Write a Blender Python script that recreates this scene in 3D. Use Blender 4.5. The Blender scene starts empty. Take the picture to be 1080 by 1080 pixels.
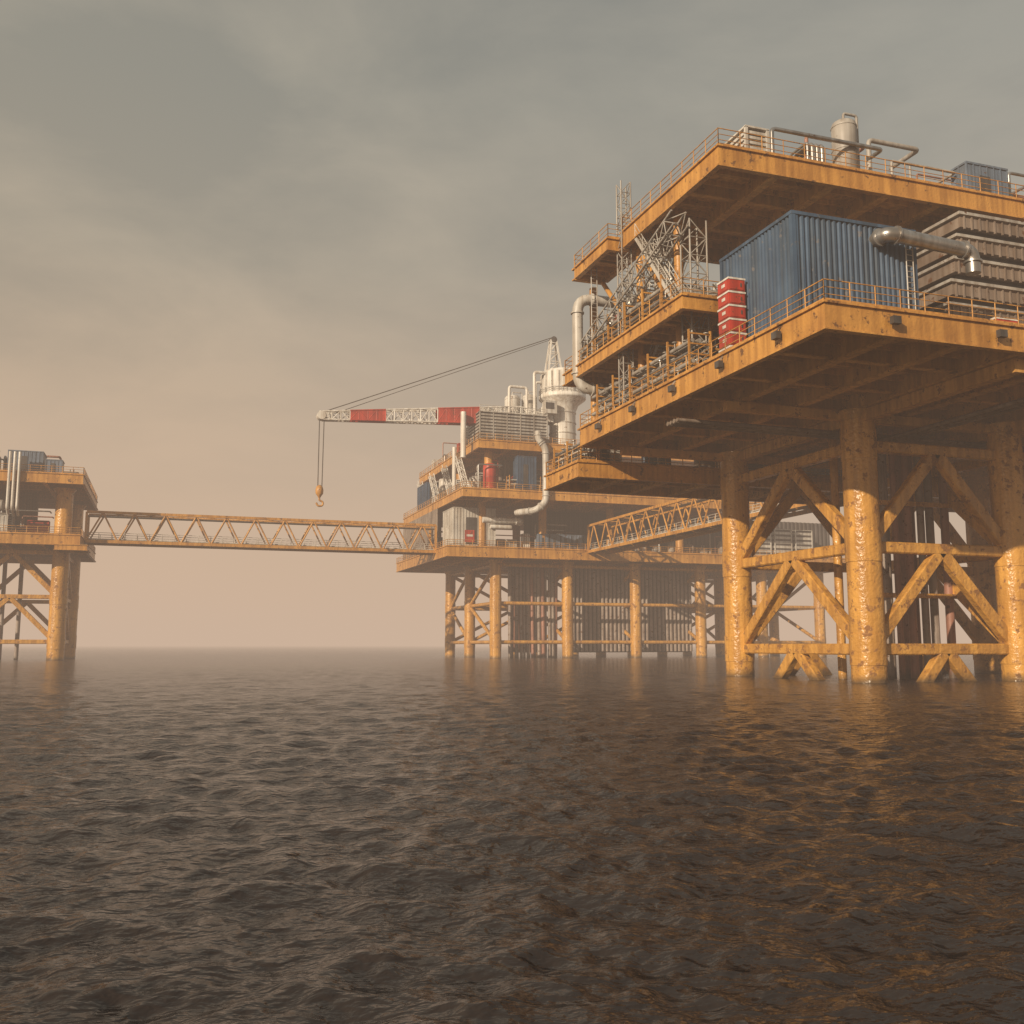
import bpy, math, random
import numpy as np
from mathutils import Vector
scene=bpy.context.scene
V=Vector
# ------------------------------------------------------------------ materials
MATS={}
def paint(name,c1,c2=None,rough=0.5,metal=0.0,rust=0.0,rustc=(.10,.045,.02),scale=.35,bump=.15,bscale=6.0,wet=False,streak=True):
    m=bpy.data.materials.new(name); m.use_nodes=True
    nt=m.node_tree; N=nt.nodes; L=nt.links
    b=N['Principled BSDF']
    tc=N.new('ShaderNodeTexCoord')
    c2=c2 or tuple(x*.7 for x in c1)
    n1=N.new('ShaderNodeTexNoise'); n1.inputs['Scale'].default_value=scale; n1.inputs['Detail'].default_value=3; n1.inputs['Roughness'].default_value=.65
    L.new(tc.outputs['Object'],n1.inputs['Vector'])
    r1=N.new('ShaderNodeValToRGB'); r1.color_ramp.elements[0].position=.35; r1.color_ramp.elements[1].position=.65
    r1.color_ramp.elements[0].color=(*c2,1); r1.color_ramp.elements[1].color=(*c1,1)
    L.new(n1.outputs['Fac'],r1.inputs['Fac'])
    col=r1.outputs['Color']
    if streak:
        mp=N.new('ShaderNodeMapping'); mp.inputs['Scale'].default_value=(2.2,2.2,.12)
        L.new(tc.outputs['Object'],mp.inputs['Vector'])
        n2=N.new('ShaderNodeTexNoise'); n2.inputs['Scale'].default_value=1.0; n2.inputs['Detail'].default_value=2
        L.new(mp.outputs['Vector'],n2.inputs['Vector'])
        r2=N.new('ShaderNodeValToRGB'); r2.color_ramp.elements[0].position=.38; r2.color_ramp.elements[1].position=.62
        r2.color_ramp.elements[0].color=(.62,.56,.50,1); r2.color_ramp.elements[1].color=(1,1,1,1)
        L.new(n2.outputs['Fac'],r2.inputs['Fac'])
        mx=N.new('ShaderNodeMixRGB'); mx.blend_type='MULTIPLY'; mx.inputs['Fac'].default_value=.8
        L.new(col,mx.inputs['Color1']); L.new(r2.outputs['Color'],mx.inputs['Color2']); col=mx.outputs['Color']
    roughv=None
    if rust>0:
        n3=N.new('ShaderNodeTexNoise'); n3.inputs['Scale'].default_value=1.3; n3.inputs['Detail'].default_value=6; n3.inputs['Roughness'].default_value=.7
        L.new(tc.outputs['Object'],n3.inputs['Vector'])
        r3=N.new('ShaderNodeValToRGB'); p=.5+.16*(1-rust)
        r3.color_ramp.elements[0].position=p; r3.color_ramp.elements[1].position=p+.05
        L.new(n3.outputs['Fac'],r3.inputs['Fac'])
        mx=N.new('ShaderNodeMixRGB'); L.new(r3.outputs['Color'],mx.inputs['Fac'])
        L.new(col,mx.inputs['Color1']); mx.inputs['Color2'].default_value=(*rustc,1); col=mx.outputs['Color']
        mr=N.new('ShaderNodeMapRange'); mr.inputs['To Min'].default_value=rough; mr.inputs['To Max'].default_value=.85
        L.new(r3.outputs['Color'],mr.inputs['Value']); roughv=mr.outputs['Result']
    if wet:
        sx=N.new('ShaderNodeSeparateXYZ'); L.new(tc.outputs['Object'],sx.inputs['Vector'])
        ad=N.new('ShaderNodeMath'); ad.operation='MULTIPLY_ADD'; ad.inputs[1].default_value=1.2; ad.inputs[2].default_value=-.6
        L.new(n1.outputs['Fac'],ad.inputs[0])
        a2=N.new('ShaderNodeMath'); a2.operation='ADD'; L.new(sx.outputs['Z'],a2.inputs[0]); L.new(ad.outputs[0],a2.inputs[1])
        mr=N.new('ShaderNodeMapRange'); mr.inputs['From Min'].default_value=.1; mr.inputs['From Max'].default_value=.7
        mr.inputs['To Min'].default_value=.85; mr.inputs['To Max'].default_value=0
        L.new(a2.outputs[0],mr.inputs['Value'])
        mx=N.new('ShaderNodeMixRGB'); L.new(mr.outputs['Result'],mx.inputs['Fac'])
        L.new(col,mx.inputs['Color1']); mx.inputs['Color2'].default_value=(.07,.05,.03,1); col=mx.outputs['Color']
    L.new(col,b.inputs['Base Color'])
    if roughv: L.new(roughv,b.inputs['Roughness'])
    else: b.inputs['Roughness'].default_value=rough
    b.inputs['Metallic'].default_value=metal
    if bump>.3:
        nb=N.new('ShaderNodeTexNoise'); nb.inputs['Scale'].default_value=bscale; nb.inputs['Detail'].default_value=2
        L.new(tc.outputs['Object'],nb.inputs['Vector'])
        bp=N.new('ShaderNodeBump'); bp.inputs['Strength'].default_value=bump; bp.inputs['Distance'].default_value=.09
        L.new(nb.outputs['Fac'],bp.inputs['Height']); L.new(bp.outputs['Normal'],b.inputs['Normal'])
    MATS[name]=m; return m
paint('yellow',(.62,.315,.07),(.47,.225,.05),.42,rust=.45,rustc=(.14,.065,.025),bump=.32)
paint('yellow_leg',(.70,.37,.08),(.55,.28,.06),.3,rust=.6,bump=.75,bscale=4.2,wet=True,rustc=(.26,.12,.04))
paint('yellow_under_lit',(.74,.41,.11),(.56,.29,.075),.6,rust=.4,rustc=(.24,.11,.04),bump=.1)  # yellow paint lightened: bounce light under the decks is put into the colour
paint('grey',(.42,.40,.37),(.30,.28,.26),.5,rust=.35)
paint('light',(.62,.60,.56),(.45,.43,.40),.42,rust=.3)
paint('white',(.78,.76,.72),(.62,.60,.56),.45,rust=.15)
paint('steel',(.45,.44,.43),(.3,.3,.3),.33,metal=.7,rust=.2)
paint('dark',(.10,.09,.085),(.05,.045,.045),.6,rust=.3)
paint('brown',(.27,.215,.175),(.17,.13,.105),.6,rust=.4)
paint('blue',(.06,.11,.185),(.035,.07,.13),.42,rust=.3,rustc=(.13,.13,.14))
paint('bluegrey',(.17,.22,.30),(.11,.15,.21),.5,rust=.25)
paint('red',(.55,.055,.03),(.36,.04,.025),.45,rust=.2)
paint('redpipe',(.42,.20,.14),(.28,.14,.10),.5,rust=.4,wet=True)
paint('conductor',(.40,.34,.30),(.25,.20,.175),.5,rust=.5,wet=True)
paint('grating',(.2,.17,.13),(.12,.1,.08),.7,rust=.4)
# ------------------------------------------------------------------ mesh builder
class Part:
    def __init__(s): s.v=[];s.f=[];s.s=[]
    def add(s,vs,fs,sm=False):
        o=len(s.v); s.v+= [tuple(x) for x in vs]
        for f in fs: s.f.append(tuple(i+o for i in f)); s.s.append(sm)
    def box(s,x0,x1,y0,y1,z0,z1):
        s.add([(x0,y0,z0),(x1,y0,z0),(x1,y1,z0),(x0,y1,z0),(x0,y0,z1),(x1,y0,z1),(x1,y1,z1),(x0,y1,z1)],
          [(0,3,2,1),(4,5,6,7),(0,1,5,4),(1,2,6,5),(2,3,7,6),(3,0,4,7)])
    def frame(s,p,q):
        d=(q-p).normalized(); up=V((0,0,1)) if abs(d.z)<.98 else V((1,0,0))
        a=d.cross(up).normalized(); return d,a,a.cross(d)
    def beam(s,p,q,w,h=None):
        p=V(p);q=V(q);h=h or w; d,a,u=s.frame(p,q); a=a*w/2;u=u*h/2
        s.add([p-a-u,p+a-u,p+a+u,p-a+u,q-a-u,q+a-u,q+a+u,q-a+u],
          [(0,1,2,3),(7,6,5,4),(0,4,5,1),(1,5,6,2),(2,6,7,3),(3,7,4,0)])
    def bbeam(s,p,q,w,h=None):
        p=V(p);q=V(q);h=h or w; d,a,u=s.frame(p,q); c=.12*min(w,h); W=w/2;H=h/2
        o=[(-W+c,-H),(W-c,-H),(W,-H+c),(W,H-c),(W-c,H),(-W+c,H),(-W,H-c),(-W,-H+c)]
        vs=[e+a*x+u*y for e in(p,q) for x,y in o]
        s.add(vs,[(i,(i+1)%8,8+(i+1)%8,8+i) for i in range(8)]+[tuple(range(8))[::-1],tuple(range(8,16))])
    def tube(s,p,q,r,r2=None,n=10,cap=True):
        p=V(p);q=V(q); r2=r if r2 is None else r2; d,a,u=s.frame(p,q)
        vs=[]
        for c,rr in((p,r),(q,r2)):
            for i in range(n):
                t=2*math.pi*i/n; vs.append(c+a*math.cos(t)*rr+u*math.sin(t)*rr)
        s.add(vs,[(i,(i+1)%n,n+(i+1)%n,n+i) for i in range(n)],True)
        if cap:
            s.add(vs[:n],[tuple(range(n))[::-1]]); s.add(vs[n:],[tuple(range(n))])
    def rings(s,c,prof,n=20):
        vs=[];x,y=c
        for r,z in prof:
            for i in range(n):
                t=2*math.pi*i/n; vs.append((x+r*math.cos(t),y+r*math.sin(t),z))
        fs=[]
        for k in range(len(prof)-1):
            for i in range(n):
                j=(i+1)%n; fs.append((k*n+i,k*n+j,(k+1)*n+j,(k+1)*n+i))
        s.add(vs,fs,True)
    def path(s,pts,r,bend=None,n=12,flange=False):
        pts=[V(p) for p in pts]; bend=bend or r*2.2
        out=[pts[0]]
        for i in range(1,len(pts)-1):
            a,b,c=pts[i-1],pts[i],pts[i+1]
            d1=(a-b);d2=(c-b); bb=min(bend,d1.length*.49,d2.length*.49); d1.normalize();d2.normalize()
            p0=b+d1*bb;p1=b+d2*bb
            for k in range(7):
                t=k/6; out.append(p0*(1-t)**2+b*2*t*(1-t)+p1*t*t)
            if flange:
                s.tube(p0+d1*.06,p0-d1*.06,r*1.25,n=n); s.tube(p1+d2*.06,p1-d2*.06,r*1.25,n=n)
        out.append(pts[-1])
        vs=[];u=None
        for i,p in enumerate(out):
            d=(out[min(i+1,len(out)-1)]-out[max(i-1,0)]).normalized()
            if u is None:
                u=V((0,0,1)) if abs(d.z)<.9 else V((1,0,0))
            a=d.cross(u).normalized(); u=a.cross(d).normalized()
            for k in range(n):
                t=2*math.pi*k/n; vs.append(p+a*math.cos(t)*r+u*math.sin(t)*r)
        m=len(out)
        s.add(vs,[(i*n+k,i*n+(k+1)%n,(i+1)*n+(k+1)%n,(i+1)*n+k) for i in range(m-1) for k in range(n)],True)
        s.add(vs[:n],[tuple(range(n))]); s.add(vs[-n:],[tuple(range(n))[::-1]])
    def corr(s,p0,p1,z0,z1,pitch=.3,depth=.08):
        p0=V((*p0,0));p1=V((*p1,0)); L=(p1-p0).length; d=(p1-p0)/L; nrm=V((d.y,-d.x,0))
        k=max(1,int(L/pitch)); pt=L/k; prof=[]
        for i in range(k):
            b=i*pt; prof+=[(b,0),(b+pt*.35,0),(b+pt*.5,depth),(b+pt*.85,depth)]
        prof.append((L,0))
        vs=[]
        for t,o in prof:
            q=p0+d*t+nrm*o; vs+=[(q.x,q.y,z0),(q.x,q.y,z1)]
        s.add(vs,[(2*i,2*i+2,2*i+3,2*i+1) for i in range(len(prof)-1)])
OBJS=[]
class Obj:
    def __init__(s,name):
        s.e=bpy.data.objects.new(name,None); scene.collection.objects.link(s.e); s.p={}; OBJS.append(s)
    def __call__(s,part,mat):
        k=(part,mat)
        if k not in s.p: s.p[k]=Part()
        return s.p[k]
    def finish(s):
        for (pn,mn),p in s.p.items():
            me=bpy.data.meshes.new(pn); me.from_pydata(p.v,[],p.f); me.polygons.foreach_set('use_smooth',p.s)
            me.materials.append(MATS[mn]); me.update()
            o=bpy.data.objects.new(pn,me); scene.collection.objects.link(o); o.parent=s.e
# ------------------------------------------------------------------ kit of parts
def railing(P,pts,h=1.15,r=.035,step=1.6,n=5):
    for a,b in zip(pts[:-1],pts[1:]):
        a=V(a);b=V(b);L=(b-a).length;k=max(1,round(L/step))
        for i in range(k+1):
            q=a.lerp(b,i/k); P.tube(q,q+V((0,0,h)),r,n=n,cap=False)
        for hh in (h,h*.66,h*.33): P.tube(a+V((0,0,hh)),b+V((0,0,hh)),r*(1 if hh==h else .75),n=n,cap=False)
        P.beam(a+V((0,0,.09)),b+V((0,0,.09)),.03,.16)
def deck(O,x0,x1,y0,y1,zb,zt,sx=4.2,sy=4.2,rail=True,rr=.035,name='deck',edge='yellow',railmat='yellow'):
    F=O(name+'_fascia',edge); U=O(name+'_beams','yellow_under_lit'); G=O(name+'_plate','yellow_under_lit')
    t=.22
    G.box(x0+t,x1-t,y0+t,y1-t,zt-.16,zt-.02)
    for (a,b) in (((x0,y0),(x1,y0)),((x0,y1),(x1,y1))):
        s=1 if a[1]==y0 else -1
        F.box(x0,x1,min(a[1],a[1]+s*t),max(a[1],a[1]+s*t),zb,zt)
        F.box(x0-.12,x1+.12,a[1]-.14,a[1]+.3,zt+.003,zt+.12); F.box(x0-.1,x1+.1,a[1]-.1,a[1]+.3,zb-.1,zb-.003)
    for x in (x0,x1):
        s=1 if x==x0 else -1
        F.box(min(x,x+s*t),max(x,x+s*t),y0+t+.003,y1-t-.003,zb,zt)
        F.box(x-.14 if s==1 else x-.3,x+.3 if s==1 else x+.14,y0+.31,y1-.31,zt+.004,zt+.121); F.box(x-.1,x+.3,y0+.31,y1-.31,zb-.101,zb-.004)
    k=max(1,round((x1-x0)/sx))
    for i in range(1,k):
        x=x0+(x1-x0)*i/k; U.box(x-.06,x+.06,y0+t,y1-t,zb+.05,zt-.165); U.box(x-.3,x+.3,y0+t,y1-t,zb-.08,zb+.045)
    k=max(1,round((y1-y0)/sy))
    for i in range(1,k):
        y=y0+(y1-y0)*i/k; U.box(x0+t,x1-t,y-.05,y+.05,zb+.3,zt-.166); U.box(x0+t,x1-t,y-.22,y+.22,zb+.2,zb+.29)
    for i in range(k*3):
        y=y0+(y1-y0)*(i+.5)/(k*3); U.box(x0+t,x1-t,y-.06,y+.06,zt-.5,zt-.167)
    if rail:
        z=zt+.12; railing(O(name+'_railing',railmat),[(x0+.05,y1,z),(x0+.05,y0+.05,z),(x1,y0+.05,z),(x1-.05,y1,z),(x0,y1-.05,z)],r=rr)
def leg(O,x,y,z0,z1,r,nodes,n=28):
    P=O('legs','yellow_leg'); P.tube((x,y,z0),(x,y,z1),r,n=n)
    for z in nodes: P.tube((x,y,z-.9*r),(x,y,z+.9*r),r*1.045,n=n)
    P.tube((x,y,z1-.6),(x,y,z1),r*1.05,r*1.35,n=n)
def bay(O,a,b,zs,r,top,low=True):
    P=O('braces','yellow_leg'); a=V((*a,0));b=V((*b,0)); m=(a+b)/2
    for z in zs+[top]:
        P.bbeam(a+V((0,0,z)),b+V((0,0,z)),r*1.7,r*1.8)
    lv=zs+[top]
    for z0,z1 in zip(lv[:-1],lv[1:]):
        for e in (a,b):
            q=e.lerp(m,.1); P.bbeam(q+V((0,0,z0+.5)),m+V((0,0,z1-.1)),r*1.6,r*2.0)
    if low:
        for e in (a,b): P.bbeam(m+V((0,0,zs[0])),m.lerp(e,.62)+V((0,0,-2.5)),r*1.6,r*1.9)
def ladder(P,x,y,z0,z1,dx=.5,dy=0):
    P.tube((x,y,z0),(x,y,z1),.04,n=5); P.tube((x+dx,y+dy,z0),(x+dx,y+dy,z1),.04,n=5)
    z=z0
    while z<z1: P.tube((x,y,z),(x+dx,y+dy,z),.025,n=4,cap=False); z+=.35
def lattice(P,p,q,w,cell=None,rc=.07,rb=.04,n=6):
    p=V(p);q=V(q);d,a,u=P.frame(p,q); cell=cell or w; L=(q-p).length;k=max(1,round(L/cell))
    cs=[a*w/2+u*w/2,-a*w/2+u*w/2,-a*w/2-u*w/2,a*w/2-u*w/2]
    for c in cs: P.tube(p+c,q+c,rc,n=n)
    for i in range(k):
        A=p.lerp(q,i/k);B=p.lerp(q,(i+1)/k)
        for j in range(4):
            c1=cs[j];c2=cs[(j+1)%4]
            P.tube(A+c1,A+c2,rb,n=5,cap=False)
            if (i+j)%2: P.tube(A+c1,B+c2,rb,n=5,cap=False)
            else: P.tube(A+c2,B+c1,rb,n=5,cap=False)
def vtank(O,x,y,z,r,h,mat='light'):
    P=O('tanks',mat); P.rings((x,y),[(0,z+.3),(r*.6,z+.32),(r,z+.6),(r,z+h-r*.5),(r*.93,z+h-r*.25),(r*.7,z+h-r*.08),(r*.35,z+h),(0,z+h)],20)
    for zz in np.linspace(z+.9,z+h-r*.6,max(2,int(h/1.6))): P.tube((x,y,zz-.05),(x,y,zz+.05),r*1.04,n=20)
    for i in range(4):
        t=i*math.pi/2+.7; P.beam((x+r*.8*math.cos(t),y+r*.8*math.sin(t),z),(x+r*.8*math.cos(t),y+r*.8*math.sin(t),z+.9),.15)
    P.path([(x,y,z+h-.1),(x,y,z+h+.6),(x+r*1.3,y,z+h+.6),(x+r*1.3,y,z+.2)],.1,n=8)
def htank(O,x,y,z,r,L,mat='light',ax=0):
    P=O('vessels',mat); d=V((1,0,0)) if ax==0 else V((0,1,0)); c=V((x,y,z+r+.5))
    P.tube(c-d*L/2,c+d*L/2,r,n=18,cap=False)
    for s in(-1,1):
        P.tube(c+d*s*L/2,c+d*s*(L/2+r*.3),r,r*.75,n=18,cap=False); P.tube(c+d*s*(L/2+r*.3),c+d*s*(L/2+r*.45),r*.75,r*.2,n=18)
        e=c+d*s*L*.32; P.box(e.x-.25-(.0 if ax==0 else r*.6),e.x+.25+(0 if ax==0 else r*.6),e.y-.25-(r*.6 if ax==0 else 0),e.y+.25+(r*.6 if ax==0 else 0),z,e.z-r*.5)
        P.tube(c+d*s*L*.2,c+d*s*L*.2+V((0,0,r+.5)),.14,n=8)
def unit(O,x0,x1,y0,y1,z0,z1,mat='grey',trim='dark',ribs=True):
    P=O('equipment_housings',mat); T=O('equipment_trim',trim)
    T.box(x0-.05,x1+.05,y0-.05,y1+.05,z0,z0+.2)
    P.box(x0,x1,y0,y1,z0+.2,z1-.15); P.box(x0-.08,x1+.08,y0-.08,y1+.08,z1-.147,z1)
    if ribs:
        k=max(2,int((x1-x0)/.55))
        for i in range(k+1):
            x=x0+(x1-x0)*i/k; P.box(x-.05,x+.05,y0-.07,y0-.002,z0+.21,z1-.16)
        k=max(2,int((y1-y0)/.55))
        for i in range(k+1):
            y=y0+(y1-y0)*i/k; P.box(x0-.07,x0-.002,y-.05,y+.05,z0+.21,z1-.16)
    w=(x1-x0)
    if w>1.6:
        T.box(x0+w*.3,x0+w*.55,y0-.1,y0-.072,z0+.5,z0+(z1-z0)*.75)
def louvre(O,x0,x1,y0,y1,z0,z1,mat='grey',n=None):
    P=O('louvre_housings',mat); n=n or max(3,int((z1-z0)/.35))
    O('louvre_cores','dark').box(x0+.15,x1-.15,y0+.15,y1-.15,z0,z1-.05)
    for i in range(n):
        z=z0+(z1-z0)*i/n; h=(z1-z0)/n
        P.box(x0,x1,y0,y1,z,z+h*.55)
    for x,y in((x0,y0),(x1,y0),(x0,y1),(x1,y1)): P.box(x-.1,x+.1,y-.1,y+.1,z0,z1+.05)
    P.box(x0-.1,x1+.1,y0-.1,y1+.1,z1,z1+.12)
    k=max(1,int((x1-x0)/2.5))
    for i in range(1,k): 
        x=x0+(x1-x0)*i/k; P.box(x-.08,x+.08,y0-.05,y0+.2,z0,z1)
def greeble(O,x0,x1,y0,y1,z,h,seed,count,pal=('grey','light','grey','bluegrey','brown','light'),red=.08):
    R=random.Random(seed); placed=[]
    for _ in range(count*6):
        if len(placed)>=count: break
        w=R.uniform(1.2,4.2);d=R.uniform(1.2,3);x=R.uniform(x0,max(x0,x1-w));y=R.uniform(y0,max(y0,y1-d))
        if any(x<a+aw+.3 and a<x+w+.3 and y<b+bd+.3 and b<y+d+.3 for a,b,aw,bd in placed): continue
        placed.append((x,y,w,d)); m=R.choice(pal)
        if R.random()<red: m='red'
        k=R.random(); hh=R.uniform(.3,.85)*h
        if k<.35: unit(O,x,x+w,y,y+d,z,z+hh*.8,m)
        elif k<.5: louvre(O,x,x+w,y,y+d,z,z+hh*.8,m)
        elif k<.68: vtank(O,x+w/2,y+d/2,z,min(w,d)/2,hh,m)
        elif k<.82: htank(O,x+w/2,y+d/2,z,min(.9,d/2),w,m)
        else:
            P=O('pipework',R.choice(('light','steel','grey')))
            for j in range(4):
                xx=x+j*w/4; r=R.uniform(.08,.2)
                P.path([(xx,y,z),(xx,y,z+hh),(xx,y+d,z+hh),(xx,y+d,z)],r,n=8)
    for _ in range(count//2):
        a=R.uniform(x0,x1);y=R.uniform(y0,y1);zz=z+R.uniform(.4,1)*h;L=R.uniform(3,9);r=R.uniform(.07,.2)
        b=min(x1,a+L); P=O('pipework',R.choice(('light','steel','grey','redpipe')))
        P.path([(a,y,z),(a,y,zz),(b,y,zz),(b,min(y1,y+R.uniform(1,4)),zz)],r,n=8)
def pipe_rack(O,x,y0,y1,z,rows=3,dz=.55,mats=('light','steel','grey'),step=3,ax=1,seed=1):
    R=random.Random(seed)
    for i in range(rows):
        for j in range(3):
            r=R.uniform(.08,.19); P=O('pipe_rack_pipes',R.choice(mats)); zz=z+.5+i*dz; o=x+j*.5
            if ax==1: P.tube((o,y0,zz),(o,y1,zz),r,n=8)
            else: P.tube((y0,o,zz),(y1,o,zz),r,n=8)
            t=y0
            while t<y1:
                if R.random()<.5:
                    c=(o,t,zz) if ax==1 else (t,o,zz); e=(o,t+.12,zz) if ax==1 else (t+.12,o,zz)
                    P.tube(c,e,r*1.6,n=8)
                if R.random()<.3:
                    c=(o,t,zz) if ax==1 else (t,o,zz); P.tube(c,(c[0],c[1],zz+.5),.05,n=6); P.tube((c[0],c[1],zz+.5),(c[0],c[1],zz+.55),.2,n=8)
                t+=R.uniform(.8,2)
    t=y0
    while t<=y1:
        P=O('pipe_rack_frames','yellow')
        a=(x-.3,t) if ax==1 else (t,x-.3); b=(x+1.3,t) if ax==1 else (t,x+1.3)
        for q in(a,b): P.beam((*q,z),(*q,z+.5+rows*dz),.12)
        for i in range(rows+1): P.beam((*a,z+.25+i*dz),(*b,z+.25+i*dz),.1)
        t+=step
def stairs(O,x,y0,y1,z0,z1,w=.9,mat='light'):
    P=O('stairs',mat)
    for xx in(x,x+w):
        P.beam((xx,y0,z0),(xx,y1,z1),.06,.28)
        P.tube((xx,y0,z0+1.05),(xx,y1,z1+1.05),.035,n=5); P.tube((xx,y0,z0+.6),(xx,y1,z1+.6),.025,n=5)
        for i in range(6): 
            t=i/5; q=V((xx,y0,z0)).lerp(V((xx,y1,z1)),t); P.tube(q,q+V((0,0,1.05)),.03,n=5)
    k=int(abs(z1-z0)/.2)
    for i in range(k):
        t=(i+.5)/k; y=y0+(y1-y0)*t; z=z0+(z1-z0)*t; P.box(x,x+w,y-.12,y+.12,z-.02,z+.02)
def truss_bridge(name,p,q,w,h,cell,rc=.22,rb=.14):
    O=Obj(name); P=O('truss','yellow'); p=V(p);q=V(q); d=(q-p).normalized(); a=V((d.y,-d.x,0)); L=(q-p).length;k=round(L/cell)
    Z=V((0,0,h))
    for s in(-1,1):
        o=a*s*w/2
        P.beam(p+o,q+o,rc*2,rc*2.4); P.beam(p+o+Z,q+o+Z,rc*2,rc*2)
        for i in range(k):
            A=p.lerp(q,i/k)+o;B=p.lerp(q,(i+1)/k)+o;M=(A+B)/2
            P.tube(A,M+Z,rb,n=8);P.tube(M+Z,B,rb,n=8)
        for i in (0,k): A=p.lerp(q,i/k)+o; P.beam(A,A+Z,rc*1.7)
    for i in range(k+1):
        A=p.lerp(q,i/k); P.beam(A-a*w/2,A+a*w/2,.2,.3)
        if i<k:
            M=p.lerp(q,(i+.5)/k)+Z; P.beam(M-a*w/2,M+a*w/2,.16)
            B=p.lerp(q,(i+1.5)/k)+Z if i<k-1 else M
            if i<k-1: P.tube(M-a*w/2,B+a*w/2,.08,n=6)
    G=O('walkway','grating'); G.beam(p+V((0,0,.35)),q+V((0,0,.35)),w-.8,.08)
    for s in(-1,1): railing(O('handrails','light'),[p+a*s*(w/2-.5)+V((0,0,.4)),q+a*s*(w/2-.5)+V((0,0,.4))],r=.05,step=2)
    for j in range(3): O('service_pipes','steel').tube(p+a*(w/2-.9-j*.35)+V((0,0,h-.6)),q+a*(w/2-.9-j*.35)+V((0,0,h-.6)),.12,n=8)
    return O
# ================================================================== NEAR PLATFORM
A=Obj('oil_platform')
LX=[44.4,57.2,70.0,82.8]; LY=[56,72]
lv=[2.2,9.1]; top=16.1
for x in LX:
    for y in LY: leg(A,x,y,-4,18.4,1.15,lv+[top])
for y in LY:
    for a,b in zip(LX[:-1],LX[1:]): bay(A,(a,y),(b,y),lv,.43,top)
for x in LX: bay(A,(x,LY[0]),(x,LY[1]),lv,.43,top)
R=random.Random(4)
for i in range(11):
    x=51.0+i%6*1.15; y=62+(i//6)*2.2+R.uniform(-.3,.3); r=R.uniform(.22,.34)
    A('conductors',R.choice(('redpipe','conductor','redpipe'))).tube((x,y,-3),(x,y,19),r,n=12)
A('conductors','yellow_leg').tube((47.2,62.5,-3),(47.2,62.5,19),.32,n=12)
A('conductors','conductor').tube((66,64,-3),(66,64,19),.45,n=12)
for z in (6,13): A('conductor_guides','yellow_leg').box(50.4,57.8,61.3,61.6,z,z+.35)
deck(A,30.9,88,41.1,73.2,18.5,19.8,sx=4.4,sy=5.3,name='main_deck')
deck(A,30.9,88,73.6,81,16.1,17.2,name='rear_deck',rr=.04)
deck(A,30.9,88,55.8,76.4,24.4,25.2,name='mezzanine_deck',rr=.035)
deck(A,31.6,88,52,66.2,32.6,33.8,name='upper_deck')
deck(A,30.6,33.2,66.7,73.4,32.6,33.4,name='upper_gallery')
for x in LX: A('cap_beams','yellow_under_lit').box(x-.35,x+.35,42,73,17.6,18.38)
for y in LY: A('cap_beams','yellow_under_lit').box(34,87,y-.3,y+.3,17.75,18.36)
for (x,y) in ((33,75),(33,66),(33,60),(45,60),(45,75),(56,60),(68,60),(80,60),(56,70),(68,70)):
    A('deck_posts','yellow').tube((x,y,17.2 if y>73.5 else 19.8),(x,y,32.6),.33,n=14)
for a,b in (((33,66,25.2),(33,73,32.4)),((33,60,25.3),(33,66,32.4)),((33,60,20),(33,66,24.3)),((45,60,20),(45,66,24.3))):
    A('deck_braces','yellow').tube(a,b,.2,n=10)
pipe_rack(A,32.0,56.5,73,19.92,rows=4,dz=.7,seed=2)
pipe_rack(A,34.6,58,73,19.92,rows=5,dz=.8,seed=5)
greeble(A,37,85,58,72,19.92,4.2,11,26)
greeble(A,58,86,43.5,57,19.92,9,13,14,pal=('brown','dark','grey','brown'))
greeble(A,31.8,45,57,75.5,25.32,6.5,21,20)
greeble(A,46,86,60,75.5,25.32,6.8,22,22,pal=('dark','brown','grey'))
greeble(A,33,86,74.5,80.2,17.32,6.5,25,26)
pipe_rack(A,31.6,74,80.5,17.32,rows=3,dz=.6,seed=9)
pipe_rack(A,31.9,60,75,25.32,rows=3,dz=.8,seed=12)
greeble(A,33,86,53,65.5,33.92,6,31,26)
for i in range(4): stairs(A,33.6,62.5 if i%2==0 else 66.5,66.5 if i%2==0 else 62.5,19.9+i*3.2,23.1+i*3.2)
stairs(A,31.6,58,64,25.4,32.6); stairs(A,35.4,70,64.5,25.4,32.5)
ladder(A('ladders','light'),31.3,71.5,25.4,33)
A('inner_walls','brown').corr((46,57.8),(88,57.8),19.92,24.3,.6,.15)
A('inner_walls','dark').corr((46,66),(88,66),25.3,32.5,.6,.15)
A('process_pipe','light').path([(38,74,31.2),(31.1,74,31.2),(31.1,74,23.5),(33.6,74,23.5),(34.6,74,23.5),(34.6,74,20)],.45,bend=1.3,n=20,flange=True)
A('process_pipe','light').path([(38,72,29.5),(33.2,72,29.5),(33.2,72,25.3)],.3,bend=.9,n=16,flange=True)
A('process_pipe','steel').path([(40,70,30.4),(34,70,30.4),(34,70,25.3)],.22,bend=.7,n=12,flange=True)
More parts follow.
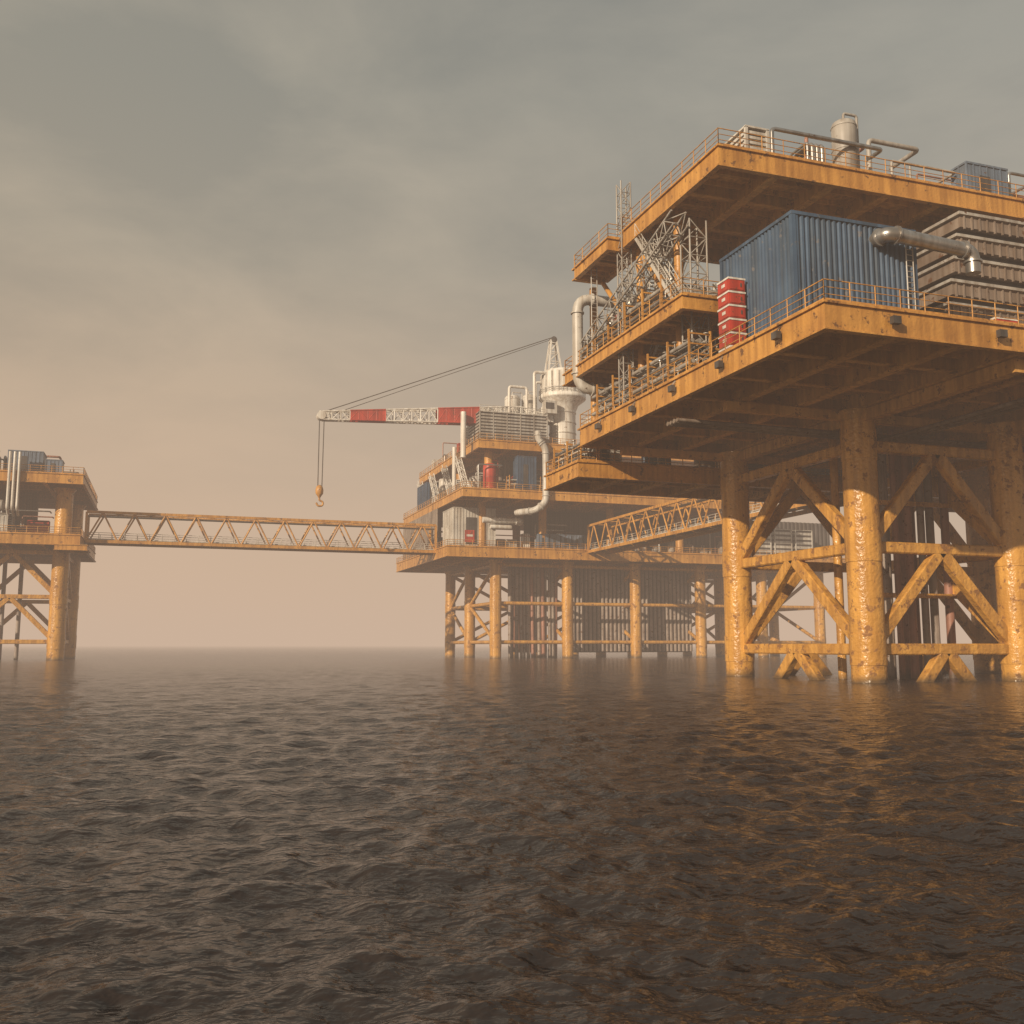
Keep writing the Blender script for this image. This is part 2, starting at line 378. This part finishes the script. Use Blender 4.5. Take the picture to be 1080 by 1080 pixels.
# small fittings: floodlights, cable trays and gutters under the deck edges
for y in range(45,73,6):
    A('floodlights','dark').box(30.45,30.75,y-.25,y+.25,19.0,19.4); A('floodlights','grey').beam((30.6,y,19.4),(30.9,y,19.75),.07)
for x in range(35,86,7):
    A('floodlights','dark').box(x-.25,x+.25,40.6,40.9,19.0,19.4)
for k in range(4): A('underdeck_pipes','brown').tube((31.5,58+k*.45,17.4),(87,58+k*.45,17.4),.13+.03*(k%2),n=8)
for k in range(3): A('underdeck_pipes','brown').tube((48+k*.6,42,17.1),(48+k*.6,73,17.1),.15,n=8)
T=Obj('lattice_mast'); lattice(T('mast','grey'),(31.9,66.5,19.9),(31.9,66.5,38),.8,.9,.06,.035)
T=Obj('lattice_mast'); lattice(T('mast','grey'),(33.2,58.2,19.9),(33.2,58.2,31.5),1.3,1.3,.07,.04)
T=Obj('loading_boom'); lattice(T('boom','grey'),(31.8,73.5,26.8),(31.8,57.5,31.4),1.1,1.2,.08,.04)
# blue module
C=Obj('corrugated_blue_module')
x0,x1,y0,y1,z0,z1=33.5,42.1,47.2,55,20.1,27.5
P=C('cladding','blue'); P.corr((x0,y0),(x1,y0),z0,z1,.36,.1);P.corr((x1,y0),(x1,y1),z0,z1,.36,.1);P.corr((x1,y1),(x0,y1),z0,z1,.36,.1);P.corr((x0,y1),(x0,y0),z0,z1,.36,.1)
P=C('frame','blue')
for x in(x0,x1):
    for y in(y0,y1): P.box(x-.14,x+.14,y-.14,y+.14,19.93,z1+.1)
P.box(x0-.16,x1+.16,y0-.16,y1+.16,z1,z1+.2); P.box(x0-.13,x1+.13,y0-.13,y1+.13,19.93,z0+.05)
ladder(C('ladder','light'),41.3,46.9,20,27.5)
C('vent_pipe','steel').path([(39.3,47.4,26.7),(39.3,46.1,26.7),(45.6,46.1,26.4),(45.6,46.1,25.0)],.44,bend=.8,n=20,flange=True)
C('roof_units','grey').box(35,38,49,52,27.71,28.6)
# louvred cooler stack
S=Obj('louvred_cooler_stack')
for i in range(7):
    z=19.93+i*1.65; ins=i*.42
    S('louvre_bands','brown').box(46.6+ins,56-ins*.3,50+ins*.2,56,z+.5,z+1.3)
    S('trays','grey').box(46.35+ins,56.2-ins*.3,49.8+ins*.2,56.2,z+1.303,z+1.5)
    S('core','dark').box(47.1+ins,55.6-ins*.3,50.5+ins*.2,55.7,z,z+.497)
    S('core','dark').box(47.1+ins,55.6-ins*.3,50.5+ins*.2,55.7,z+1.503,z+1.65)
    for k in range(14):
        x=46.8+ins+k*.65
        if x<55.8-ins*.3: S('fins','brown').box(x,x+.12,49.9+ins*.2,49.997+ins*.2,z+.35,z+1.3)
def red_cab(x,y,z,w=1.3,d=.9,n=4,h=.9):
    O=Obj('red_equipment_cabinet')
    for i in range(n):
        zz=z+i*h
        O('bodies','red').box(x,x+w,y,y+d,zz+.06,zz+h-.12); O('shelves','white').box(x-.04,x+w+.04,y-.04,y+d+.04,zz+h-.117,zz+h)
        O('doors','red').box(x-.035,x-.002,y+.08,y+d-.08,zz+.12,zz+h-.16); O('labels','white').box(x-.055,x-.037,y+d*.3,y+d*.6,zz+.35,zz+.55)
        O('doors','red').box(x+.08,x+w-.08,y-.035,y-.002,zz+.12,zz+h-.16); O('handles','dark').box(x+w*.7,x+w*.78,y-.06,y-.037,zz+.3,zz+.55)
    O('plinth','dark').box(x+.05,x+w-.05,y+.05,y+d-.05,z-.02,z+.06)
red_cab(32.0,51.9,19.93,1.15,1.3,6,.88)
red_cab(45.0,44.0,19.93,1.6,1,2,.8); red_cab(47.2,43.8,19.93,1.2,1,1,1.2)
red_cab(35,77.5,17.33,1.2,1,2,.9)
# ================================================================== MID PLATFORM
M=Obj('oil_platform')
MX=[58,72.6,87.1,101.6,116,130]; MY=[179,196,211]
for x in MX:
    for y in MY: leg(M,x,y,-4,18.4,1.1,[3,10.3],n=18)
P=M('braces','yellow_leg')
for y in MY:
    for a,b in zip(MX[:-1],MX[1:]):
        for z in (3,10.3,17.6): P.tube((a,y,z),(b,y,z),.36,n=10)
for y in MY[1:]:
    for a,b in zip(MX[:-1],MX[1:]): P.tube((a,y,3),(b,y,10.3),.36,n=10); P.tube((b,y,10.3),(a,y,17.6),.36,n=10)
for x in MX:
    for a,b in zip(MY[:-1],MY[1:]):
        for z in (3,10.3,17.6): P.tube((x,a,z),(x,b,z),.36,n=10)
        P.tube((x,a,3),(x,b,10.3),.36,n=10); P.tube((x,b,10.3),(x,a,17.6),.36,n=10)
for k in range(31):
    x=75+k*.9; M('conductors','conductor').tube((x,184,1.2),(x,184,18.4),.33,n=10)
M('conductor_guides','dark').box(74,102.5,185,185.3,1,18.4)  # full-height dark wall behind the conductor row, not a guide
for k in range(14):
    x=62.5+k*.75; M('risers',R.choice(('redpipe','conductor','conductor'))).tube((x,184+R.uniform(-1,1),-3),(x,184,18.4),R.uniform(.2,.4),n=10)
M('riser_panel','redpipe').box(63,71,186,186.3,1,18.4)
deck(M,47,138,173.6,216,18.5,20.2,sx=6,sy=6,name='lower_deck',rr=.05)
deck(M,48,112,167,214,28.6,29.9,sx=6,sy=6,name='middle_deck',rr=.05)
deck(M,51,100,167.5,212,37.6,38.9,sx=6,sy=6,name='top_deck',rr=.05)
for x in (54,66,80,95,108):
    for y in (171,190,208):
        M('deck_posts','yellow').tube((x,max(y,175),20),(x,max(y,175),28.7),.8,n=14)
        if x<100: M('deck_posts','yellow').tube((x,y,29.9),(x,y,37.7),.8,n=14)
unit(M,48.5,56.5,174.6,182,20.32,27.6,'light'); 
M('signs','red').box(50.6,52.4,174.35,174.49,21.2,23.4); M('signs','white').box(50.9,52.1,174.3,174.345,22.2,22.6)
M('vessel_pipe','white').path([(53.5,172.8,25.2),(61,172.8,25.2),(61,175,25.2)],.55,bend=1.2,n=14,flange=True)
M('vessel_pipe','white').path([(55,172.9,24),(59,172.9,24)],.4,n=12)
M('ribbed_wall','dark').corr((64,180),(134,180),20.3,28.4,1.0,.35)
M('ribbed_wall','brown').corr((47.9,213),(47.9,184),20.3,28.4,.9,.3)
for i in range(5): unit(M,65+i*2.3,66.9+i*2.3,174.3,176,20.32,23.2,'bluegrey')
greeble(M,57,110,176,179.5,20.32,6,41,22)
greeble(M,48.3,52,184,212,20.32,7,42,10)
for i in range(3): louvre(M,112+i*5,116+i*5,175,182,20.32,26,'light',6)
greeble(M,49,56,168,212,30.02,6.5,51,22,pal=('light','grey','white','light'))
greeble(M,56,100,168.5,176,30.02,6.6,52,26)
unit(M,48.7,51,196,204,30.02,35.5,'blue')
unit(M,58.5,62,167.6,170,30.3,36.5,'blue')
M('duct','light').path([(62,166.5,41),(62,166.5,39.6),(63.4,166.3,38),(63.4,166.3,28),(61.4,166.3,26.4),(59,170,26.4)],.6,bend=1.2,n=14,flange=True)
M('inner_walls','brown').corr((58,178),(112,178),30,37.5,.9,.3)
pipe_rack(M,168.2,57,90,30.02,rows=3,dz=.8,ax=0,seed=8)
for y in (170,180,190,200): lattice(M('lattice_frames','white'),(49.6,y,30),(49.6,y+6,37),.9,1,.09,.06)
louvre(M,51.5,64.5,168.3,176,39.02,44.3,'grey',9)
railing(M('roof_railing','light'),[(51.5,168.3,44.45),(64.5,168.3,44.45)],r=.05)
M('stacks','white').tube((48.9,170,36),(48.9,170,44.4),.5,n=14); M('stacks','white').tube((48.9,176,30),(48.9,176,39),.4,n=12)
vtank(M,60,175,44.4,1.5,5.2,'light'); vtank(M,63.3,175,44.4,1.2,5.6,'light')
M('vent_loops','white').path([(58,171,44.4),(58,171,50.2),(61.5,171,50.2),(61.5,171,44.4)],.28,bend=.6,n=12)
M('vent_loops','white').path([(63,171,44.4),(63,171,53.4),(66,171,53.4),(66,171,44.4)],.3,bend=.6,n=12)
M('vent_loops','white').path([(64,173,44.4),(64,173,52),(67,173,52),(67,173,44.4)],.25,bend=.6,n=12)
greeble(M,52,99,177,210,39.02,8,61,34,pal=('light','white','grey'))
greeble(M,73.5,98,168.5,176,39.02,7,62,12,pal=('light','white','grey'))
greeble(M,51.6,57,180,210,39.02,5,64,12,pal=('light','white','grey'))
# crane
K=Obj('pedestal_crane'); cx,cy=69,172
K('pedestal','white').rings((cx,cy),[(2.5,38.9),(2.5,46.2),(3.1,47.6),(4.4,48.6),(4.5,48.7),(4.5,49.3),(4.0,49.4),(4.0,53.6),(3.6,54.1),(2.4,54.4),(0,54.5)],32)
for z in(40,42,44,46): K('pedestal_rings','light').tube((cx,cy,z-.1),(cx,cy,z+.1),2.62,n=32)
for i in range(18):
    t=i*math.pi*2/18; K('drum_ribs','light').box(cx+4.02*math.cos(t)-.12,cx+4.02*math.cos(t)+.12,cy+4.02*math.sin(t)-.12,cy+4.02*math.sin(t)+.12,49.4,53.5)
pts=[(cx+4.4*math.cos(i*math.pi/8),cy+4.4*math.sin(i*math.pi/8),49.3) for i in range(17)]
railing(K('railing','white'),pts,r=.06)
mx_=cx-1.8
for s in(-1,1):
    K('a_frame','white').beam((mx_-1.3,cy+s*1.0,54),(mx_-.5,cy+s*.4,60.3),.28); K('a_frame','white').beam((mx_+1.3,cy+s*1.0,54),(mx_+.5,cy+s*.4,60.3),.28)
    for t0,t1 in((0,.3),(.3,.6),(.6,.9)):
        a0=V((mx_-1.3,cy+s*1.0,54));a1=V((mx_-.5,cy+s*.4,60.3));b0=V((mx_+1.3,cy+s*1.0,54));b1=V((mx_+.5,cy+s*.4,60.3))
        K('a_frame','white').beam(a0.lerp(a1,t1),b0.lerp(b1,t1),.16); K('a_frame','white').beam(a0.lerp(a1,t0),b0.lerp(b1,t1),.14)
K('sheaves','dark').tube((mx_,cy-.6,60.3),(mx_,cy+.6,60.3),.6,n=16)
K('boom_bracket','white').box(cx-5.5,cx-2.4,cy-1.6,cy+1.6,43.9,44.5); K('boom_bracket','white').box(cx-4.5,cx-2.4,cy-1.3,cy+1.3,44.5,46.8)
K('operator_cab','light').box(cx-4.8,cx-2.6,cy-3.9,cy-1.9,45,47.4); K('cab_windows','dark').box(cx-4.85,cx-3.2,cy-3.96,cy-3.92,45.8,47)
pb=V((65,cy,45.2)); pt=V((23.8,cy,42.2)); nb=26
def bsec(t):
    c=pb.lerp(pt,t); h=1.5*(min(1,t/.12) if t<.12 else 1)*(1-.62*max(0,(t-.12)/.88))+.15; w=1.2*(1-.5*t)
    return [c+V((0,-w,h)),c+V((0,w,h)),c+V((0,w,-h)),c+V((0,-w,-h))]
def red(t): return .3<t<.5 or .73<t<.87
for i in range(nb):
    a=bsec(i/nb);b=bsec((i+1)/nb); tm=(i+.5)/nb; isr=red(tm); m='red' if isr else 'white'
    P=K('boom_chords',m)
    for j in range(4):
        P.tube(a[j],b[j],.15,n=8)
        k=(j+1)%4; P.tube(a[j],a[k],.1,n=6)
        P.tube((a[j] if i%2 else a[k]),(b[k] if i%2 else b[j]),.1,n=6)
    if isr:
        for y in (0,1):
            yo=V((0,-.05 if y==0 else .05,0))
            q=[a[0] if y==0 else a[1],b[0] if y==0 else b[1],b[3] if y==0 else b[2],a[3] if y==0 else a[2]]
            K('boom_panels','red').add([v+yo for v in q],[(0,1,2,3)])
K('boom_tip','white').tube((23.6,cy-.8,42.2),(23.6,cy+.8,42.2),.75,n=16); K('boom_tip','white').beam((23.2,cy,42.6),(24.8,cy,42.3),1.4,.9)
K('cables','dark').tube((mx_,cy-.3,60.8),(24,cy-.3,42.9),.085,n=6); K('cables','dark').tube((mx_,cy+.4,60.6),(26,cy+.4,42.9),.06,n=6)
K('cables','dark').tube((23.3,cy-.3,42),(23.3,cy-.3,29.5),.09,n=6); K('cables','dark').tube((24.1,cy-.3,42),(24.0,cy-.3,29.5),.09,n=6)
K('hook_block','yellow').rings((23.6,cy-.3),[(.2,29.9),(.55,29.6),(.7,29),(.65,28.4),(.3,27.9),(.2,27.7)],12)
K('hook','yellow').path([(23.6,cy-.3,27.8),(23.6,cy-.3,27.2),(24.3,cy-.3,27.0),(24.2,cy-.3,26.3),(23.4,cy-.3,26.2),(23.1,cy-.3,26.8)],.17,bend=.35,n=8)
# ================================================================== LEFT PLATFORM
W=Obj('oil_platform')
WX=[-17.4,-32,-46.5]; WY=[180,201]
for x in WX:
    for y in WY: leg(W,x,y,-4,28.3,1.35,[3,10.3],n=20)
for y in WY:
    for a,b in zip(WX[:-1],WX[1:]): bay(W,(a,y),(b,y),[3,10.3],.38,17.6,low=False)
for x in WX: bay(W,(x,180),(x,201),[3,10.3],.38,17.6,low=False)
for i in range(3): W('conductors','conductor').tube((-24.5-i*2.6,190,-3),(-24.5-i*2.6,190,18.4),.35,n=10)
deck(W,-60,-14.2,174,209,18.5,20,sx=6,sy=6,name='lower_deck',rr=.05)
deck(W,-60,-14.2,173.5,207,28.4,29.8,sx=6,sy=6,name='upper_deck',rr=.05)
deck(W,-17.8,-13,172.8,178,17.6,18.3,sx=3,sy=3,name='access_platform',rr=.05,rail=False)
W('ribbed_wall','brown').corr((-58,186),(-22,186),20.1,28.3,.9,.3)
greeble(W,-58,-19,175,184,20.12,5,71,18,red=.15)
unit(W,-31,-25,174.6,178,20.12,23,'light'); unit(W,-34,-32.2,174.6,176,20.12,22.5,'red'); 
htank(W,-29,175.5,23.2,.9,6,'grey')
greeble(W,-58,-16,176,204,29.92,4,72,26,pal=('bluegrey','bluegrey','grey','light'))
unit(W,-25.6,-20.5,175,180,29.92,33.6,'bluegrey'); unit(W,-32,-27.5,175,179,29.92,34,'bluegrey'); unit(W,-20,-17.6,175,178,29.92,32.4,'bluegrey')
for i in range(3): W('risers','white').path([(-25+i*.7,173,33),(-25+i*.7,173,24),(-25+i*.7,175,23)],.22,n=8)
# ================================================================== BRIDGES
truss_bridge('steel_truss_bridge',(-14.0,184,19.9),(47,184,19.9),4.4,5.0,5.1)
truss_bridge('steel_truss_bridge',(77,173.4,20),(77,81.5,20),4.6,4.9,5.4)
for o in OBJS: o.finish()
# ================================================================== SEA
rng=np.random.default_rng(3)
yaw=math.radians(18.9)
ang=np.concatenate([np.linspace(-math.pi,-.62,60,endpoint=False),np.linspace(-.62,.62,1000),np.linspace(.62,math.pi,60)[1:-1]])
rad=np.concatenate([[.5,2,3.2],np.geomspace(4.2,420,740),np.geomspace(440,6000,30)])
AA,RR=np.meshgrid(ang,rad)
X=RR*np.sin(AA+yaw); Y=RR*np.cos(AA+yaw); Z=np.zeros_like(X)
dr=np.gradient(rad)[:,None]
gust=.7+.3*np.sin(.055*X+.03*Y+1.2*np.sin(.021*Y))*np.sin(.04*Y-.02*X+.7)
for i in range(110):
    lam=float(np.exp(rng.uniform(math.log(.24),math.log(2.6)))); th=rng.normal(-.4,1.0); k=2*math.pi/lam
    amp=.0052*lam**.75*rng.uniform(.5,1.3)
    fade=np.clip((lam/dr-2.2)/2.5,0,1)
    ph=k*(X*math.sin(th)+Y*math.cos(th))+rng.uniform(0,6.28)+1.2*np.sin(.6*X+.45*Y+i)+.9*np.sin(-.85*X+.95*Y+2*i)
    Z+=amp*fade*gust*(1-2*np.abs(np.sin(ph/2))**1.3)
Z*=np.clip(1.3-RR/900,0,1)
nr,na=X.shape
co=np.stack([X,Y,Z],-1).reshape(-1,3)
ii,jj=np.meshgrid(np.arange(nr-1),np.arange(na),indexing='ij'); j2=(jj+1)%na
fa=np.stack([ii*na+jj,(ii+1)*na+jj,(ii+1)*na+j2,ii*na+j2],-1).reshape(-1,4)
me=bpy.data.meshes.new('sea'); me.vertices.add(len(co)); me.vertices.foreach_set('co',co.ravel())
me.loops.add(fa.size); me.loops.foreach_set('vertex_index',fa.ravel().astype(np.int32))
me.polygons.add(len(fa)); me.polygons.foreach_set('loop_start',np.arange(0,fa.size,4,dtype=np.int32)); me.polygons.foreach_set('loop_total',np.full(len(fa),4,dtype=np.int32))
me.polygons.foreach_set('use_smooth',np.ones(len(fa),dtype=bool)); me.update(calc_edges=True); me.validate()
sea=bpy.data.objects.new('sea',me); scene.collection.objects.link(sea)
m=bpy.data.materials.new('sea_water'); m.use_nodes=True; nt=m.node_tree;N=nt.nodes;L=nt.links;b=N['Principled BSDF']
b.inputs['Base Color'].default_value=(.034,.027,.025,1); b.inputs['Roughness'].default_value=.14; b.inputs['IOR'].default_value=1.33
tc=N.new('ShaderNodeTexCoord'); prev=None
for sc,st,di in ((2.4,.9,.14),(7.5,.8,.04)):
    mp=N.new('ShaderNodeMapping'); mp.inputs['Rotation'].default_value=(0,0,.4); mp.inputs['Scale'].default_value=(sc,sc*1.4,sc); L.new(tc.outputs['Object'],mp.inputs['Vector'])
    n=N.new('ShaderNodeTexNoise'); n.inputs['Scale'].default_value=1; n.inputs['Detail'].default_value=2; n.inputs['Distortion'].default_value=.2; L.new(mp.outputs['Vector'],n.inputs['Vector'])
    bp=N.new('ShaderNodeBump'); bp.inputs['Strength'].default_value=st; bp.inputs['Distance'].default_value=di; L.new(n.outputs['Fac'],bp.inputs['Height'])
    if prev: L.new(prev,bp.inputs['Normal'])
    prev=bp.outputs['Normal']
L.new(prev,b.inputs['Normal']); me.materials.append(m)
# ================================================================== HAZE (homogeneous volume over the sea, absorbs and glows in place of scattered light)
me=bpy.data.meshes.new('emissive_haze'); q=6500
me.from_pydata([(-q,-q,-8),(q,-q,-8),(q,q,-8),(-q,q,-8),(-q,-q,55),(q,-q,55),(q,q,55),(-q,q,55)],[],[(0,3,2,1),(4,5,6,7),(0,1,5,4),(1,2,6,5),(2,3,7,6),(3,0,4,7)])
hz=bpy.data.objects.new('emissive_haze',me); scene.collection.objects.link(hz)
m=bpy.data.materials.new('emissive_haze'); m.use_nodes=True; nt=m.node_tree; nt.nodes.remove(nt.nodes['Principled BSDF'])
k=.00125; hc=(.60,.44,.325)
va=nt.nodes.new('ShaderNodeVolumeAbsorption'); va.inputs['Color'].default_value=(0,0,0,1); va.inputs['Density'].default_value=k
em=nt.nodes.new('ShaderNodeEmission'); em.inputs['Color'].default_value=(*hc,1); em.inputs['Strength'].default_value=k
ad=nt.nodes.new('ShaderNodeAddShader'); nt.links.new(va.outputs[0],ad.inputs[0]); nt.links.new(em.outputs[0],ad.inputs[1])
nt.links.new(ad.outputs[0],nt.nodes['Material Output'].inputs['Volume']); me.materials.append(m)
# ================================================================== SKY
w=bpy.data.worlds.new('World'); scene.world=w; w.use_nodes=True; nt=w.node_tree;N=nt.nodes;L=nt.links; bg=N['Background']
SE=math.radians(20); az=math.atan2(-.83,-.56)
sky=N.new('ShaderNodeTexSky'); sky.sky_type='NISHITA'; sky.sun_disc=False; sky.sun_elevation=SE; sky.sun_rotation=az; sky.air_density=1.5; sky.dust_density=4
ms=N.new('ShaderNodeMixRGB'); ms.blend_type='MULTIPLY'; ms.inputs['Fac'].default_value=1; L.new(sky.outputs[0],ms.inputs['Color1']); ms.inputs['Color2'].default_value=(.1,.1,.1,1)
tc=N.new('ShaderNodeTexCoord'); sx=N.new('ShaderNodeSeparateXYZ'); L.new(tc.outputs['Generated'],sx.inputs[0])
r=N.new('ShaderNodeValToRGB'); el=r.color_ramp.elements
el[0].position=0; el[0].color=(.66,.48,.35,1); el[1].position=.9; el[1].color=(.27,.28,.265,1)
for p,c in ((.12,(.57,.43,.32)),(.24,(.45,.37,.285)),(.36,(.345,.325,.272)),(.5,(.30,.305,.27))): e=el.new(p); e.color=(*c,1)
L.new(sx.outputs['Z'],r.inputs['Fac'])
mp=N.new('ShaderNodeMapping'); mp.inputs['Scale'].default_value=(2.2,2.2,5.2); mp.inputs['Rotation'].default_value=(.12,.1,.3); L.new(tc.outputs['Generated'],mp.inputs['Vector'])
n=N.new('ShaderNodeTexNoise'); n.inputs['Scale'].default_value=1.7; n.inputs['Detail'].default_value=7; n.inputs['Roughness'].default_value=.54; n.inputs['Distortion'].default_value=.25; L.new(mp.outputs[0],n.inputs['Vector'])
cr=N.new('ShaderNodeValToRGB'); cr.color_ramp.elements[0].position=.36; cr.color_ramp.elements[1].position=.66
cr.color_ramp.elements[0].color=(.84,.86,.87,1); cr.color_ramp.elements[1].color=(1.2,1.15,1.1,1); L.new(n.outputs['Fac'],cr.inputs['Fac'])
mu=N.new('ShaderNodeMixRGB'); mu.blend_type='MULTIPLY'; L.new(r.outputs[0],mu.inputs['Color1']); L.new(cr.outputs[0],mu.inputs['Color2'])
cf=N.new('ShaderNodeMapRange'); cf.inputs['From Min'].default_value=.08; cf.inputs['From Max'].default_value=.3; L.new(sx.outputs['Z'],cf.inputs['Value']); L.new(cf.outputs[0],mu.inputs['Fac'])
vd=N.new('ShaderNodeVectorMath'); vd.operation='DOT_PRODUCT'; L.new(tc.outputs['Generated'],vd.inputs[0]); vd.inputs[1].default_value=(-.95,.3,0)
mr=N.new('ShaderNodeMapRange'); mr.inputs['From Min'].default_value=-.5; mr.inputs['From Max'].default_value=.7; mr.inputs['To Min'].default_value=0; mr.inputs['To Max'].default_value=1; L.new(vd.outputs['Value'],mr.inputs['Value'])
wc=N.new('ShaderNodeMixRGB'); wc.inputs['Color1'].default_value=(.90,.93,.95,1); wc.inputs['Color2'].default_value=(1.18,1.09,.98,1); L.new(mr.outputs[0],wc.inputs['Fac'])
m2=N.new('ShaderNodeMixRGB'); m2.blend_type='MULTIPLY'; m2.inputs['Fac'].default_value=1; L.new(mu.outputs[0],m2.inputs['Color1']); L.new(wc.outputs[0],m2.inputs['Color2'])
mf=N.new('ShaderNodeMixRGB'); mf.inputs['Fac'].default_value=.9; L.new(ms.outputs[0],mf.inputs['Color1']); L.new(m2.outputs[0],mf.inputs['Color2'])
L.new(mf.outputs[0],bg.inputs['Color']); bg.inputs['Strength'].default_value=1
# sun
sl=bpy.data.lights.new('sun','SUN'); sl.energy=5; sl.angle=math.radians(.6); sl.color=(1,.82,.60)
so=bpy.data.objects.new('sun',sl); scene.collection.objects.link(so)
d=V((-.83*math.cos(SE),-.56*math.cos(SE),math.sin(SE))); so.rotation_euler=d.to_track_quat('Z','Y').to_euler()
# camera
cd=bpy.data.cameras.new('camera'); cam=bpy.data.objects.new('camera',cd); scene.collection.objects.link(cam)
cam.location=(0,0,2.5); cam.rotation_euler=(math.radians(97.6),0,-yaw); cd.lens=35; cd.sensor_width=36; cd.clip_end=20000; cd.clip_start=.1
scene.camera=cam
scene.view_settings.view_transform='Standard'; scene.view_settings.look='None'; scene.view_settings.exposure=0
